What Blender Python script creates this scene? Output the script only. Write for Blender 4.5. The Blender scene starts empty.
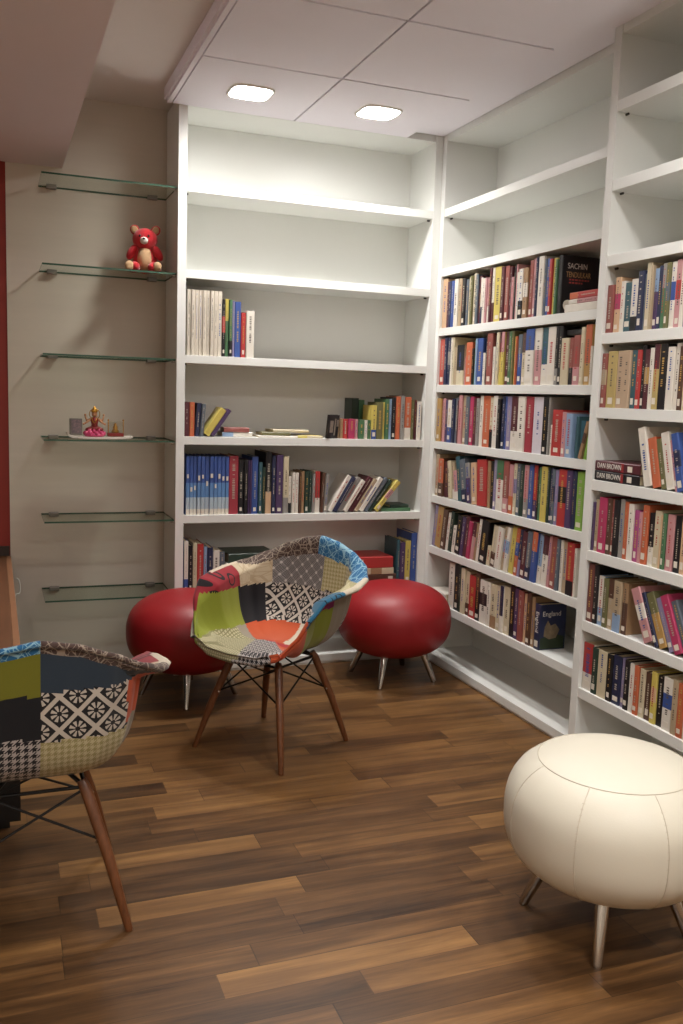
import bpy, bmesh, math, random
from mathutils import Vector, Matrix
random.seed(11)
PI = math.pi
C = bpy.context.scene.collection

# ------------------------------------------------------------------ helpers
def lin(h):
    h = h.lstrip('#')
    v = [int(h[i:i+2], 16)/255 for i in (0, 2, 4)]
    return tuple((c/12.92 if c <= .04045 else ((c+.055)/1.055)**2.4) for c in v) + (1,)

MATS = {}
def mat(name, col, rough=.5, metal=0, spec=.5, bump=0, bscale=200, vary=0, vscale=6, coat=0, sheen=0):
    if name in MATS: return MATS[name]
    m = bpy.data.materials.new(name); m.use_nodes = True
    nt = m.node_tree; b = nt.nodes['Principled BSDF']
    c = lin(col) if isinstance(col, str) else col
    b.inputs['Base Color'].default_value = c
    b.inputs['Roughness'].default_value = rough
    b.inputs['Metallic'].default_value = metal
    b.inputs['Specular IOR Level'].default_value = spec
    b.inputs['Coat Weight'].default_value = coat
    b.inputs['Sheen Weight'].default_value = sheen
    if bump or vary:
        tc = nt.nodes.new('ShaderNodeTexCoord')
    if vary:
        n = nt.nodes.new('ShaderNodeTexNoise'); n.inputs['Scale'].default_value = vscale; n.inputs['Detail'].default_value = 4
        nt.links.new(tc.outputs['Object'], n.inputs['Vector'])
        mx = nt.nodes.new('ShaderNodeMix'); mx.data_type = 'RGBA'
        mx.inputs[6].default_value = tuple(x*(1-vary) for x in c[:3])+(1,)
        mx.inputs[7].default_value = tuple(min(1, x*(1+vary)) for x in c[:3])+(1,)
        nt.links.new(n.outputs['Fac'], mx.inputs[0]); nt.links.new(mx.outputs[2], b.inputs['Base Color'])
    if bump:
        n = nt.nodes.new('ShaderNodeTexNoise'); n.inputs['Scale'].default_value = bscale; n.inputs['Detail'].default_value = 3
        nt.links.new(tc.outputs['Object'], n.inputs['Vector'])
        bp = nt.nodes.new('ShaderNodeBump'); bp.inputs['Strength'].default_value = bump; bp.inputs['Distance'].default_value = .002
        nt.links.new(n.outputs['Fac'], bp.inputs['Height']); nt.links.new(bp.outputs['Normal'], b.inputs['Normal'])
    MATS[name] = m
    return m

class NT:
    """small helper for building node graphs"""
    def __init__(s, m): s.t = m.node_tree; s.b = s.t.nodes['Principled BSDF']
    def n(s, typ, **k):
        x = s.t.nodes.new('ShaderNode'+typ)
        for a, v in k.items(): setattr(x, a, v)
        return x
    def l(s, a, b): s.t.links.new(a, b)
    def math(s, op, a, b=None, c=None):
        x = s.n('Math', operation=op)
        for i, v in enumerate((a, b, c)):
            if v is None: continue
            if isinstance(v, (int, float)): x.inputs[i].default_value = v
            else: s.l(v, x.inputs[i])
        return x.outputs[0]
    def mix(s, f, a, b):
        x = s.n('Mix', data_type='RGBA')
        for i, v in ((0, f), (6, a), (7, b)):
            if isinstance(v, (int, float)): x.inputs[i].default_value = v
            elif isinstance(v, tuple): x.inputs[i].default_value = v
            else: s.l(v, x.inputs[i])
        return x.outputs[2]

def newmat(name, rough=.6):
    m = bpy.data.materials.new(name); m.use_nodes = True
    m.node_tree.nodes['Principled BSDF'].inputs['Roughness'].default_value = rough
    MATS[name] = m
    return m, NT(m)

def link(name, me, parent=None, loc=None, rot=None):
    o = bpy.data.objects.new(name, me); C.objects.link(o)
    if parent: o.parent = parent
    if loc is not None: o.location = loc
    if rot is not None: o.rotation_euler = rot
    return o

def obj(name, bm, mats, parent=None, loc=None, rot=None, smooth=False, bevel=0):
    if bevel:
        bmesh.ops.bevel(bm, geom=[e for e in bm.edges], offset=bevel, segments=2, affect='EDGES', profile=.6)
    bmesh.ops.recalc_face_normals(bm, faces=bm.faces)
    me = bpy.data.meshes.new(name); bm.to_mesh(me); bm.free()
    for m in (mats if isinstance(mats, (list, tuple)) else [mats]): me.materials.append(m)
    if smooth:
        for p in me.polygons: p.use_smooth = True
        if smooth != True:
            me.set_sharp_from_angle(angle=math.radians(smooth))
    return link(name, me, parent, loc, rot)

def tag(o, label, cat, group=None, kind=None):
    o['label'] = label; o['category'] = cat
    if group: o['group'] = group
    if kind: o['kind'] = kind
    return o

def thing(name, label, cat, loc=(0, 0, 0), rotz=0, group=None):
    o = bpy.data.objects.new(name, None); C.objects.link(o)
    o.location = loc; o.rotation_euler = (0, 0, rotz); o.empty_display_size = .05
    return tag(o, label, cat, group)

def struct(name, bm, m, label=None, cat=None, **k):
    o = obj(name, bm, m, **k); o['kind'] = 'structure'
    o['label'] = label; o['category'] = cat
    return o

def box(bm, x0, x1, y0, y1, z0, z1, mi=0):
    vs = [bm.verts.new(p) for p in ((x0,y0,z0),(x1,y0,z0),(x1,y1,z0),(x0,y1,z0),(x0,y0,z1),(x1,y0,z1),(x1,y1,z1),(x0,y1,z1))]
    fs = []
    for q in ((0,3,2,1),(4,5,6,7),(0,1,5,4),(1,2,6,5),(2,3,7,6),(3,0,4,7)):
        f = bm.faces.new([vs[i] for i in q]); f.material_index = mi; fs.append(f)
    return fs
def bx(*a):
    bm = bmesh.new(); box(bm, *a); return bm

def tube(bm, pts, rad, seg=10, mi=0, cap=True):
    """swept round tube along points; rad = number or list"""
    pts = [Vector(p) for p in pts]; n = len(pts)
    rads = rad if isinstance(rad, (list, tuple)) else [rad]*n
    prev = None; rings = []
    for i, p in enumerate(pts):
        d = (pts[min(i+1, n-1)]-pts[max(i-1, 0)]).normalized()
        if prev is None:
            a = Vector((0, 0, 1)) if abs(d.z) < .9 else Vector((1, 0, 0))
            u = d.cross(a).normalized()
        else:
            u = (prev-d*prev.dot(d)).normalized()
        prev = u; v = d.cross(u)
        rings.append([bm.verts.new(p+(u*math.cos(t)+v*math.sin(t))*rads[i]) for t in [2*PI*k/seg for k in range(seg)]])
    for i in range(n-1):
        for k in range(seg):
            f = bm.faces.new((rings[i][k], rings[i][(k+1) % seg], rings[i+1][(k+1) % seg], rings[i+1][k])); f.material_index = mi
    if cap:
        f = bm.faces.new(rings[0][::-1]); f.material_index = mi
        f = bm.faces.new(rings[-1]); f.material_index = mi
def lathe(bm, prof, seg=48, c=(0, 0), mi=0):
    """prof = [(r,z)...] bottom to top, r=0 ends closed to a point"""
    rings = []
    for r, z in prof:
        if r < 1e-6: rings.append([bm.verts.new((c[0], c[1], z))])
        else: rings.append([bm.verts.new((c[0]+r*math.cos(2*PI*k/seg), c[1]+r*math.sin(2*PI*k/seg), z)) for k in range(seg)])
    for a, b in zip(rings, rings[1:]):
        for k in range(seg):
            q = [a[k % len(a)], a[(k+1) % len(a)], b[(k+1) % len(b)], b[k % len(b)]]
            u = []
            for v in q:
                if v not in u: u.append(v)
            if len(u) > 2:
                f = bm.faces.new(u); f.material_index = mi
    return rings
def ball(bm, c, r, sub=3, mi=0, rot=None):
    sx, sy, sz = r if isinstance(r, tuple) else (r, r, r)
    M = Matrix.Translation(c)
    if rot: M = M @ rot
    M = M @ Matrix.Diagonal((sx, sy, sz, 1))
    res = bmesh.ops.create_icosphere(bm, subdivisions=sub, radius=1, matrix=M)
    for f in {f for v in res['verts'] for f in v.link_faces}: f.material_index = mi

def text_bm(txt, size, depth=.0006, align='CENTER', squeeze=1.0):
    cu = bpy.data.curves.new('lettering', 'FONT'); cu.body = txt; cu.size = size; cu.extrude = depth
    cu.align_x = align; cu.align_y = 'CENTER'
    o = bpy.data.objects.new('lettering', cu); C.objects.link(o)
    bpy.context.view_layer.update()
    me = bpy.data.meshes.new_from_object(o.evaluated_get(bpy.context.evaluated_depsgraph_get()))
    bpy.data.objects.remove(o); bpy.data.curves.remove(cu)
    bm = bmesh.new(); bm.from_mesh(me); bpy.data.meshes.remove(me)
    bmesh.ops.scale(bm, vec=(squeeze, 1, 1), verts=bm.verts)
    return bm

# ------------------------------------------------------------------ room measures (metres)
T = .040                      # panel thickness of the bookcases
TH = .038                     # shelf thickness
BW = 1.25                     # clear width of the back bookcase
XL = -2*T-BW                  # outer left face of back bookcase  (-1.33)
DEP = .30                     # bookcase depth
WALLY = .32                   # back wall plane
CEIL = 2.71
PANZ = 2.65                   # underside of the tiled panel
YN = -1.454                   # far outer face of the nearest bookcase
XN = -.081                    # its front plane

# ------------------------------------------------------------------ surface materials
white = mat('white_laminate', '#dedfdb', .38, vary=.015, vscale=3)
def wall_material(name, col, streak=.05):
    m, g = newmat(name, .75)
    tc = g.n('TexCoord'); mp = g.n('Mapping'); mp.inputs['Scale'].default_value = (.8, .8, 14)
    g.l(tc.outputs['Object'], mp.inputs['Vector'])
    n = g.n('TexNoise'); n.inputs['Scale'].default_value = 2.2; n.inputs['Detail'].default_value = 5
    g.l(mp.outputs[0], n.inputs['Vector'])
    c = lin(col)
    g.l(g.mix(n.outputs['Fac'], tuple(x*(1-streak) for x in c[:3])+(1,), tuple(x*(1+streak) for x in c[:3])+(1,)), g.b.inputs['Base Color'])
    return m
wallm = wall_material('wall_covering', '#d3cabc', .06)
redwall = mat('red_wall_paint', '#8c2a20', .55, vary=.06)
ceilm = mat('ceiling_paint', '#e3dcd6', .85, vary=.02)
beamm = mat('beam_paint', '#e6dadd', .85, vary=.02)
tilem = mat('ceiling_tile', '#efebf3', .8, vary=.015)
groove = mat('tile_joint_shadow_gap', '#4a4444', .9)
darkskirt = mat('dark_skirting', '#3a2c26', .6)

def wood_floor():
    m, g = newmat('laminate_floor', .36); g.b.inputs['Specular IOR Level'].default_value = .36
    tc = g.n('TexCoord'); sp = g.n('SeparateXYZ'); g.l(tc.outputs['Object'], sp.inputs[0])
    X, Y = sp.outputs[0], sp.outputs[1]
    W = .092
    yr = g.math('DIVIDE', Y, W); row = g.math('FLOOR', yr)
    wn = g.n('TexWhiteNoise', noise_dimensions='1D'); g.l(row, wn.inputs['W'])
    L = g.math('ADD', g.math('MULTIPLY', wn.outputs['Value'], .35), .55)
    xs = g.math('DIVIDE', g.math('ADD', X, g.math('MULTIPLY', wn.outputs['Value'], 7.3)), L)
    seg = g.math('FLOOR', xs)
    wn2 = g.n('TexWhiteNoise', noise_dimensions='2D')
    cb = g.n('CombineXYZ'); g.l(row, cb.inputs[0]); g.l(seg, cb.inputs[1]); g.l(cb.outputs[0], wn2.inputs['Vector'])
    # grain: long streaks shifted per strip
    cb2 = g.n('CombineXYZ')
    g.l(g.math('ADD', g.math('MULTIPLY', X, 1.6), g.math('MULTIPLY', wn2.outputs['Value'], 40)), cb2.inputs[0])
    g.l(g.math('MULTIPLY', Y, 26), cb2.inputs[1])
    gr = g.n('TexNoise'); gr.inputs['Scale'].default_value = 1.0; gr.inputs['Detail'].default_value = 7; gr.inputs['Roughness'].default_value = .62; gr.inputs['Distortion'].default_value = .6
    g.l(cb2.outputs[0], gr.inputs['Vector'])
    cb3 = g.n('CombineXYZ')
    g.l(g.math('ADD', g.math('MULTIPLY', X, 1.3), g.math('MULTIPLY', wn2.outputs['Value'], 90)), cb3.inputs[0]); g.l(g.math('MULTIPLY', Y, 5), cb3.inputs[1])
    bl = g.n('TexNoise'); bl.inputs['Scale'].default_value = 1.6; bl.inputs['Detail'].default_value = 3; g.l(cb3.outputs[0], bl.inputs['Vector'])
    fg = g.n('TexNoise'); fg.inputs['Scale'].default_value = 1.0; fg.inputs['Detail'].default_value = 5; fg.inputs['Roughness'].default_value = .7
    cb4 = g.n('CombineXYZ'); g.l(g.math('MULTIPLY', X, 9), cb4.inputs[0]); g.l(g.math('MULTIPLY', Y, 150), cb4.inputs[1]); g.l(cb4.outputs[0], fg.inputs['Vector'])
    gmix = g.math('ADD', g.math('MULTIPLY', gr.outputs['Fac'], .78), g.math('MULTIPLY', fg.outputs['Fac'], .22))
    tone = g.math('ADD', g.math('ADD', g.math('MULTIPLY', wn2.outputs['Value'], .22), g.math('MULTIPLY', gmix, .72)), g.math('MULTIPLY', bl.outputs['Fac'], .30))
    ramp = g.n('ValToRGB'); e = ramp.color_ramp.elements
    e[0].position = .40; e[0].color = lin('#2b1b0f')
    e[1].position = .94; e[1].color = lin('#a67c49')
    for p, h in ((.50, '#432d19'), (.60, '#5a3e23'), (.72, '#73522f'), (.84, '#8d673b')):
        q = e.new(p); q.color = lin(h)
    g.l(tone, ramp.inputs[0])
    fy = g.math('FRACT', yr); fx = g.math('FRACT', xs)
    ey = g.math('LESS_THAN', fy, .022); ex = g.math('LESS_THAN', fx, .004)
    g.l(g.mix(g.math('MULTIPLY', g.math('MAXIMUM', ey, ex), .55), ramp.outputs[0], lin('#20140c')), g.b.inputs['Base Color'])
    g.l(g.math('ADD', g.math('MULTIPLY', gr.outputs['Fac'], .16), .30), g.b.inputs['Roughness'])
    bp = g.n('Bump'); bp.inputs['Strength'].default_value = .12; bp.inputs['Distance'].default_value = .001
    g.l(gr.outputs['Fac'], bp.inputs['Height']); g.l(bp.outputs[0], g.b.inputs['Normal'])
    return m
floorm = wood_floor()
def bench_wood():
    m, g = newmat('bench_wood', .45)
    tc = g.n('TexCoord'); mp = g.n('Mapping'); mp.inputs['Scale'].default_value = (18, 1.2, 18)
    g.l(tc.outputs['Object'], mp.inputs[0])
    n = g.n('TexNoise'); n.inputs['Scale'].default_value = 2; n.inputs['Detail'].default_value = 6; g.l(mp.outputs[0], n.inputs['Vector'])
    g.l(g.mix(n.outputs['Fac'], lin('#4f331f'), lin('#80573a')), g.b.inputs['Base Color'])
    return m
benchm = bench_wood()
lipm = mat('light_wood_lip', '#94694a', .45, vary=.1, vscale=20)
blackm = mat('shaded_board', '#151211', .5)  # near-black colour stands in for shade on the bench end and base

# ------------------------------------------------------------------ room shell
X0, X1, Y0 = -3.4, .36, -6.2
struct('floor', bx(X0, X1+.1, Y0, WALLY+.1, -.06, 0), floorm, 'brown wood strip laminate floor of the room', 'floor')
struct('ceiling', bx(X0, X1+.1, Y0, WALLY+.1, CEIL, CEIL+.08), ceilm, 'plain upper ceiling above the hung tile panel', 'ceiling')
struct('wall_back', bx(-2.062, X1+.1, WALLY, WALLY+.1, 0, CEIL), wallm, 'pale streaked wall behind the glass shelves', 'wall')
bm = bmesh.new(); box(bm, X0, -2.062, WALLY+.005, WALLY+.1, 0, CEIL)
struct('wall_far', bm, redwall, 'narrow strip of dark red wall at far left', 'wall')
struct('wall_right', bx(X1, X1+.1, Y0, WALLY, 0, CEIL), wallm, 'wall hidden behind the right bookcases', 'wall')
struct('wall_left', bx(X0-.1, X0, Y0, WALLY+.1, 0, CEIL), wallm, 'left wall of the room outside the photo', 'wall')
struct('wall_front', bx(X0-.1, X1+.1, Y0-.1, Y0, 0, CEIL), wallm, 'wall of the room behind the camera', 'wall')
struct('baseboard_left', bx(X0, -2.066, WALLY-.012, WALLY+.004, .561, .607), darkskirt, 'dark skirting strip under the red wall', 'skirting')
# boxed beam at the upper left
struct('trim_1', bx(X0, -1.813, Y0, WALLY, 2.385, CEIL), beamm, 'boxed beam with mauve grey underside at upper left', 'beam')
# hung tile panel: frame with a stepped edge, tiles, joints
bm = bmesh.new()
PX0, PX1, PY0, PY1 = -1.385, -.197, -5.4, .0
box(bm, PX0+.012, PX1-.004, PY0, PY1-.004, PANZ+.010, CEIL, 1)
tx = [PX0+.022, -.788, PX1]
ty = [PY1]
while ty[-1]-.63 > PY0: ty.append(ty[-1]-.632)
for a, b in zip(tx, tx[1:]):
    for c, d in zip(ty, ty[1:]):
        box(bm, a+.0042, b-.0042, d+.0062, c-(.0062 if c < 0 else 0), PANZ, PANZ+.012, 0)
box(bm, PX0, PX0+.010, PY0, PY1, PANZ-.002, PANZ+.034, 0)      # raised edge strip
box(bm, PX0+.010, PX0+.020, PY0, PY1, PANZ-.001, PANZ+.012, 0)
box(bm, PX0-.012, PX0, PY0, PY1, PANZ+.010, CEIL, 0)
box(bm, PX1+.001, -.002, PY0, PY1-.004, PANZ+.030, CEIL, 0)      # plain border beside the right bookcases
struct('trim_2', bm, [tilem, groove], 'hung white ceiling panel of square tiles with thin dark joints', 'ceiling panel')

# ------------------------------------------------------------------ downlights
def led(name, strength):
    m, g = newmat(name); g.b.inputs['Emission Color'].default_value = (1, .97, .935, 1)
    # the lens throws most of its light downward
    ge = g.n('NewGeometry'); vm = g.n('VectorMath', operation='DOT_PRODUCT'); g.l(ge.outputs['Normal'], vm.inputs[0]); g.l(ge.outputs['Incoming'], vm.inputs[1])
    k = g.math('ADD', g.math('POWER', g.math('ABSOLUTE', vm.outputs['Value']), 1.6), .08)
    g.l(g.math('MULTIPLY', k, strength), g.b.inputs['Emission Strength'])
    return m
led_near = led('lit_diffuser', 250); fill_mid = led('added_fill_mid', 190); fill_room = led('added_fill_room', 390)  # mid and room strengths belong to the added, unseen fill lamps
rimm = mat('lamp_rim_white', '#e6e2dc', .4)
def downlight(x, y, label, ledm=None, z=PANZ):
    ledm = ledm or led_near
    t = thing('downlight', label, 'ceiling light', (x, y, z), 0, 'lit downlights in the ceiling tiles')
    def ring(r, n=4.0, k=40):
        return [(r*abs(math.cos(a))**(2/n)*math.copysign(1, math.cos(a)), r*abs(math.sin(a))**(2/n)*math.copysign(1, math.sin(a))) for a in [2*PI*i/k for i in range(k)]]
    bm = bmesh.new()
    a = [bm.verts.new((p[0], p[1], 0)) for p in ring(.096)]; b = [bm.verts.new((p[0], p[1], -.007)) for p in ring(.094)]
    c = [bm.verts.new((p[0], p[1], -.007)) for p in ring(.086)]; d = [bm.verts.new((p[0], p[1], -.002)) for p in ring(.084)]
    for u, v in ((a, b), (b, c), (c, d)):
        for i in range(40): bm.faces.new((u[i], u[(i+1) % 40], v[(i+1) % 40], v[i]))
    obj('trim_ring', bm, rimm, t)
    bm = bmesh.new(); q = [bm.verts.new((p[0], p[1], -.004)) for p in ring(.085)]; bm.faces.new(q)
    r = [bm.verts.new((p[0], p[1], -.001)) for p in ring(.085)]; bm.faces.new(r[::-1])
    for i in range(40): bm.faces.new((q[i], q[(i+1) % 40], r[(i+1) % 40], r[i]))
    obj('diffuser', bm, ledm, t)
    return t
downlight(-1.082, -.305, 'left of the two lit downlights above the back bookcase')
downlight(-.487, -.305, 'right of the two lit downlights above the back bookcase')
# unseen downlights added in the nearer tile rows to brighten the room
for x, n in ((-1.082, 'left'), (-.487, 'right')):
    downlight(x, -2.212, n+' added fill downlight, unseen, in a nearer tile row, over the floor before the chairs', fill_mid)
    downlight(x, -4.108, n+' added fill downlight, unseen, in the farthest forward tile row, over the camera', fill_room)
downlight(-2.6, -3.9, 'added fill downlight, unseen, under the boxed beam, left of the camera', fill_room, 2.385)  # unseen lamps added under the beam for more bounce light
downlight(-2.6, -5.3, 'added fill downlight, unseen, under the boxed beam, behind the camera', fill_room, 2.385)

# ------------------------------------------------------------------ bookcases
pinm = mat('dark_shelf_pin', '#2a2724', .4)
HB = [2.316, 1.93, 1.542, 1.161, .785, .40]
HR = [2.321, 2.028, 1.733, 1.448, 1.16, .879, .612, .332]
HS = [2.428, 2.16, 1.901, 1.629, 1.364, 1.101, .839, .572, .312]
def panel(name, par, *a):
    bm = bx(*a); return obj(name, bm, white, par, bevel=.0012)
def bookcase(name, label, W, depth, heights, loc, rotz, top=2.69):
    """open bookcase built facing -Y, left inner face at x=0, front at y=0"""
    t = thing(name, label, 'bookcase', loc, rotz, 'white built-in bookcases')
    panel('side_panel', t, -T, 0, 0, depth, 0, top); panel('side_panel', t, W, W+T, 0, depth, 0, top)
    panel('back_panel', t, 0, W, depth-.01, depth, .05, top-.04)
    panel('top_panel', t, 0, W, .004, depth, top-.04, top)
    panel('bottom_board', t, 0, W, .002, depth-.01, .012, .05)
    panel('plinth', t, 0, W, .008, .026, 0, .012)
    for h in heights:
        s = panel('shelf', t, 0, W, .002, depth-.011, h-TH, h)
        for x, d in ((.0, 1), (W, -1)):
            bm = bmesh.new(); tube(bm, [(x, .04, h-TH-.0045), (x+d*.013, .04, h-TH-.0045)], .0045, 8)
            obj('shelf_pin', bm, pinm, s)
    return t
bookcase('bookcase', 'white open bookcase across the back between glass shelves and the corner', BW, DEP, HB, (-T-BW, 0, 0), 0)
bookcase('bookcase', 'white right-hand bookcase in the corner, packed with six rows of books', 1.374, DEP, HR, (0, -T, 0), -PI/2)
bookcase('bookcase', 'white bookcase at the right edge, standing slightly forward, nearest the camera', 1.25, DEP-XN, HS, (XN, YN-T, 0), -PI/2)

# ------------------------------------------------------------------ glass shelves
def glass(name, tint, refl):
    m = bpy.data.materials.new(name); m.use_nodes = True; nt = m.node_tree; nt.nodes.clear()
    o = nt.nodes.new('ShaderNodeOutputMaterial'); tr = nt.nodes.new('ShaderNodeBsdfTransparent'); tr.inputs[0].default_value = lin(tint)
    gl = nt.nodes.new('ShaderNodeBsdfGlossy'); gl.inputs['Roughness'].default_value = .03
    mx = nt.nodes.new('ShaderNodeMixShader'); mx.inputs[0].default_value = refl*.6; nt.links.new(tr.outputs[0], mx.inputs[1]); nt.links.new(gl.outputs[0], mx.inputs[2])
    nt.links.new(mx.outputs[0], o.inputs[0]); return m
glassm = glass('clear_glass', '#f5f9f6', .1)
edgem = mat('green_glass_edge', '#3c5a4a', .15)
chrome = mat('chrome', '#c9c6c2', .14, 1)
clipm = mat('metal_clip', '#8f8b85', .4, .6)
GS = [(2.297, 'topmost glass wall shelf, empty, below the boxed beam'),
      (1.912, 'second glass wall shelf from the top, carrying the red teddy bear'),
      (1.521, 'third glass wall shelf from the top, empty, below the bear'),
      (1.139, 'fourth glass wall shelf from the top, carrying the white tray of figurines'),
      (.764, 'fifth glass wall shelf from the top, empty, below the figurines'),
      (.396, 'lowest glass wall shelf, beside the left red pouf')]
for z, lab in GS:
    t = thing('glass_shelf', lab, 'shelf', (-1.92, .02, z), 0, 'glass shelves on the pale wall')
    bm = bmesh.new(); fs = box(bm, 0, XL+1.92-.001, 0, .298, -.008, 0)
    for f in fs[2:]: f.material_index = 1
    for f in fs[:2]: f.material_index = 0
    obj('glass_pane', bm, [glassm, edgem], t)
    for x in (.035, .50):
        obj('clip', bx(x, x+.045, .270, .2995, -.014, .006), clipm, t, bevel=.002)
    bm = bmesh.new(); tube(bm, [(XL+1.92-.0005, .02, -.012), (XL+1.92-.016, .02, -.012)], .006, 12)
    obj('support_pin', bm, chrome, t, smooth=40)

# ------------------------------------------------------------------ low wooden bench at far left + cable
t = thing('bench', 'low wooden bench with light front lip and end blackened as shade, at left edge', 'bench', (-2.7, -.55, 0))
obj('bench_top', bx(-.62, .618, -.87, .87, .535, .560), benchm, t, bevel=.002)
obj('lip', bx(.618, .640, -.87, .87, .520, .5605), lipm, t, bevel=.002)
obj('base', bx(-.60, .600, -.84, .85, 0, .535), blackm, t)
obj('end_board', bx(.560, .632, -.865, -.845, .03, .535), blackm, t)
bm = bmesh.new()
pts = []
for i in range(25):
    a = i/24
    pts.append((-2.040+.018*math.sin(a*PI*1.25), .25-.03*a, .36+.10*(1-a)+.012*math.sin(a*9)))
pts += [(-2.066, .22, .30), (-2.072, .22, .15), (-2.072, .22, .006), (-2.072, .16, .0036)]
tube(bm, pts, .0035, 8)
tag(obj('cable', bm, mat('white_cable', '#d8d4cc', .5), smooth=True), 'short curl of white cable on the wall beside the wooden bench', 'cable')

# ------------------------------------------------------------------ poufs
def leather(name, col, rough, var):
    return mat(name, col, rough, bump=.08, bscale=260, vary=var, vscale=7)
redl = leather('red_leatherette', '#8c141b', .46, .05)
whl = leather('cream_leatherette', '#ccc6b6', .50, .03)
seamm_r = mat('red_seam', '#84121a', .5); seamm_w = mat('cream_seam', '#bfb5a3', .6)
def pouf(label, x, y, rot, body_m, seam_m, seams, h=.18, legrot=.7, toff=0):
    t = thing('pouf', label, 'pouf', (x, y, 0), rot, 'round poufs on chrome legs')
    R, zc, n = .28, .30, 2.5
    def pr(a):
        r = R*abs(math.cos(a))**(2/n); z = zc+h*math.copysign(1, math.sin(a))*abs(math.sin(a))**(2/n)
        return r, z
    prof = []
    for i in range(41):
        a = -PI/2+PI*i/40; r, z = pr(a); prof.append((0 if i in (0, 40) else r, z))
    bm = bmesh.new(); lathe(bm, prof, 72)
    body = obj('cushion', bm, body_m, t, smooth=True)
    if seams:
        a0 = None
        bm = bmesh.new()
        k = next(i for i, (r, z) in enumerate(prof) if i > 20 and r < .205)
        r0, z0 = prof[k]
        tube(bm, [(r0*math.cos(q*PI/36), r0*math.sin(q*PI/36), z0+.0005) for q in range(73)], .0013, 6, cap=False)
        for q in range(seams):
            a = 2*PI*q/seams+toff
            # rises from the underside to the ring, with short gathered stitches
            pts = [(r*math.cos(a), r*math.sin(a), z) for r, z in prof[3:k+1]]
            tube(bm, [(p[0]*1.0005, p[1]*1.0005, p[2]) for p in pts], .0013, 6)
            for i in range(18, k-2, 1):
                p = Vector(pts[i-3]) if i-3 < len(pts) else None
                if p is None: continue
                sd = Vector((-math.sin(a), math.cos(a), 0))
                tube(bm, [p-sd*.004, p+sd*.004], .0008, 5)
        obj('seam', bm, seam_m, body, smooth=True)
    for q in range(4):
        a = legrot+q*PI/2; d = Vector((math.cos(a), math.sin(a), 0))
        bm = bmesh.new()
        tube(bm, [d*.150+Vector((0, 0, .150)), d*.163+Vector((0, 0, .120)), d*.213+Vector((0, 0, .006)), d*.214+Vector((0, 0, 0))], [.018, .0175, .0130, .0120], 20)
        obj('leg', bm, chrome, t, smooth=40)
    return t
pouf('red leather pouf on chrome legs behind the patchwork chair, left of it', -1.315, -.285, 0, redl, seamm_r, 0, legrot=math.radians(256))
pouf('red leather pouf on chrome legs in the corner, right of the patchwork chair', -.30, -.29, 0, redl, seamm_r, 0, legrot=math.radians(231))
pouf('large cream leather pouf with stitched seams, at lower right', -.62, -2.40, 0, whl, seamm_w, 8, h=.183, legrot=math.radians(229), toff=math.radians(35))

# ------------------------------------------------------------------ patchwork fabrics
def fab(name, rough=.85):
    m, g = newmat(name, rough); g.b.inputs['Sheen Weight'].default_value = .15
    g.b.inputs['Specular IOR Level'].default_value = .25
    uv = g.n('UVMap'); uv.uv_map = 'UVMap'
    return m, g, uv.outputs[0]
def weave(g, uv, col, amt=.18, sc=900):
    n = g.n('TexNoise'); n.inputs['Scale'].default_value = sc; n.inputs['Detail'].default_value = 2; g.l(uv, n.inputs['Vector'])
    c = lin(col) if isinstance(col, str) else col
    return g.mix(n.outputs['Fac'], tuple(x*(1-amt) for x in c[:3])+(1,), tuple(min(1, x*(1+amt)) for x in c[:3])+(1,))
def plain(name, col):
    m, g, uv = fab(name); g.l(weave(g, uv, col, .25, 500), g.b.inputs['Base Color']); return m
def houndstooth(name, a, b, s):
    m, g, uv = fab(name); sp = g.n('SeparateXYZ'); g.l(uv, sp.inputs[0])
    x = g.math('FRACT', g.math('DIVIDE', sp.outputs[0], s)); y = g.math('FRACT', g.math('DIVIDE', sp.outputs[1], s))
    X = g.math('LESS_THAN', x, .5); Y = g.math('LESS_THAN', y, .5)
    d = g.math('LESS_THAN', g.math('FRACT', g.math('MULTIPLY', g.math('ADD', x, y), 2)), .5)
    both = g.math('MULTIPLY', X, Y)
    one = g.math('SUBTRACT', g.math('ADD', X, Y), g.math('MULTIPLY', both, 2))
    v = g.math('ADD', both, g.math('MULTIPLY', one, d))
    g.l(g.mix(v, lin(a), lin(b)), g.b.inputs['Base Color']); return m
def small_check(name, a, b, s):
    m, g, uv = fab(name); sp = g.n('SeparateXYZ'); g.l(uv, sp.inputs[0])
    x = g.math('FRACT', g.math('DIVIDE', sp.outputs[0], s)); y = g.math('FRACT', g.math('DIVIDE', sp.outputs[1], s))
    v = g.math('MULTIPLY', g.math('GREATER_THAN', x, .35), g.math('GREATER_THAN', y, .35))
    g.l(g.mix(v, lin(a), lin(b)), g.b.inputs['Base Color']); return m
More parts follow.
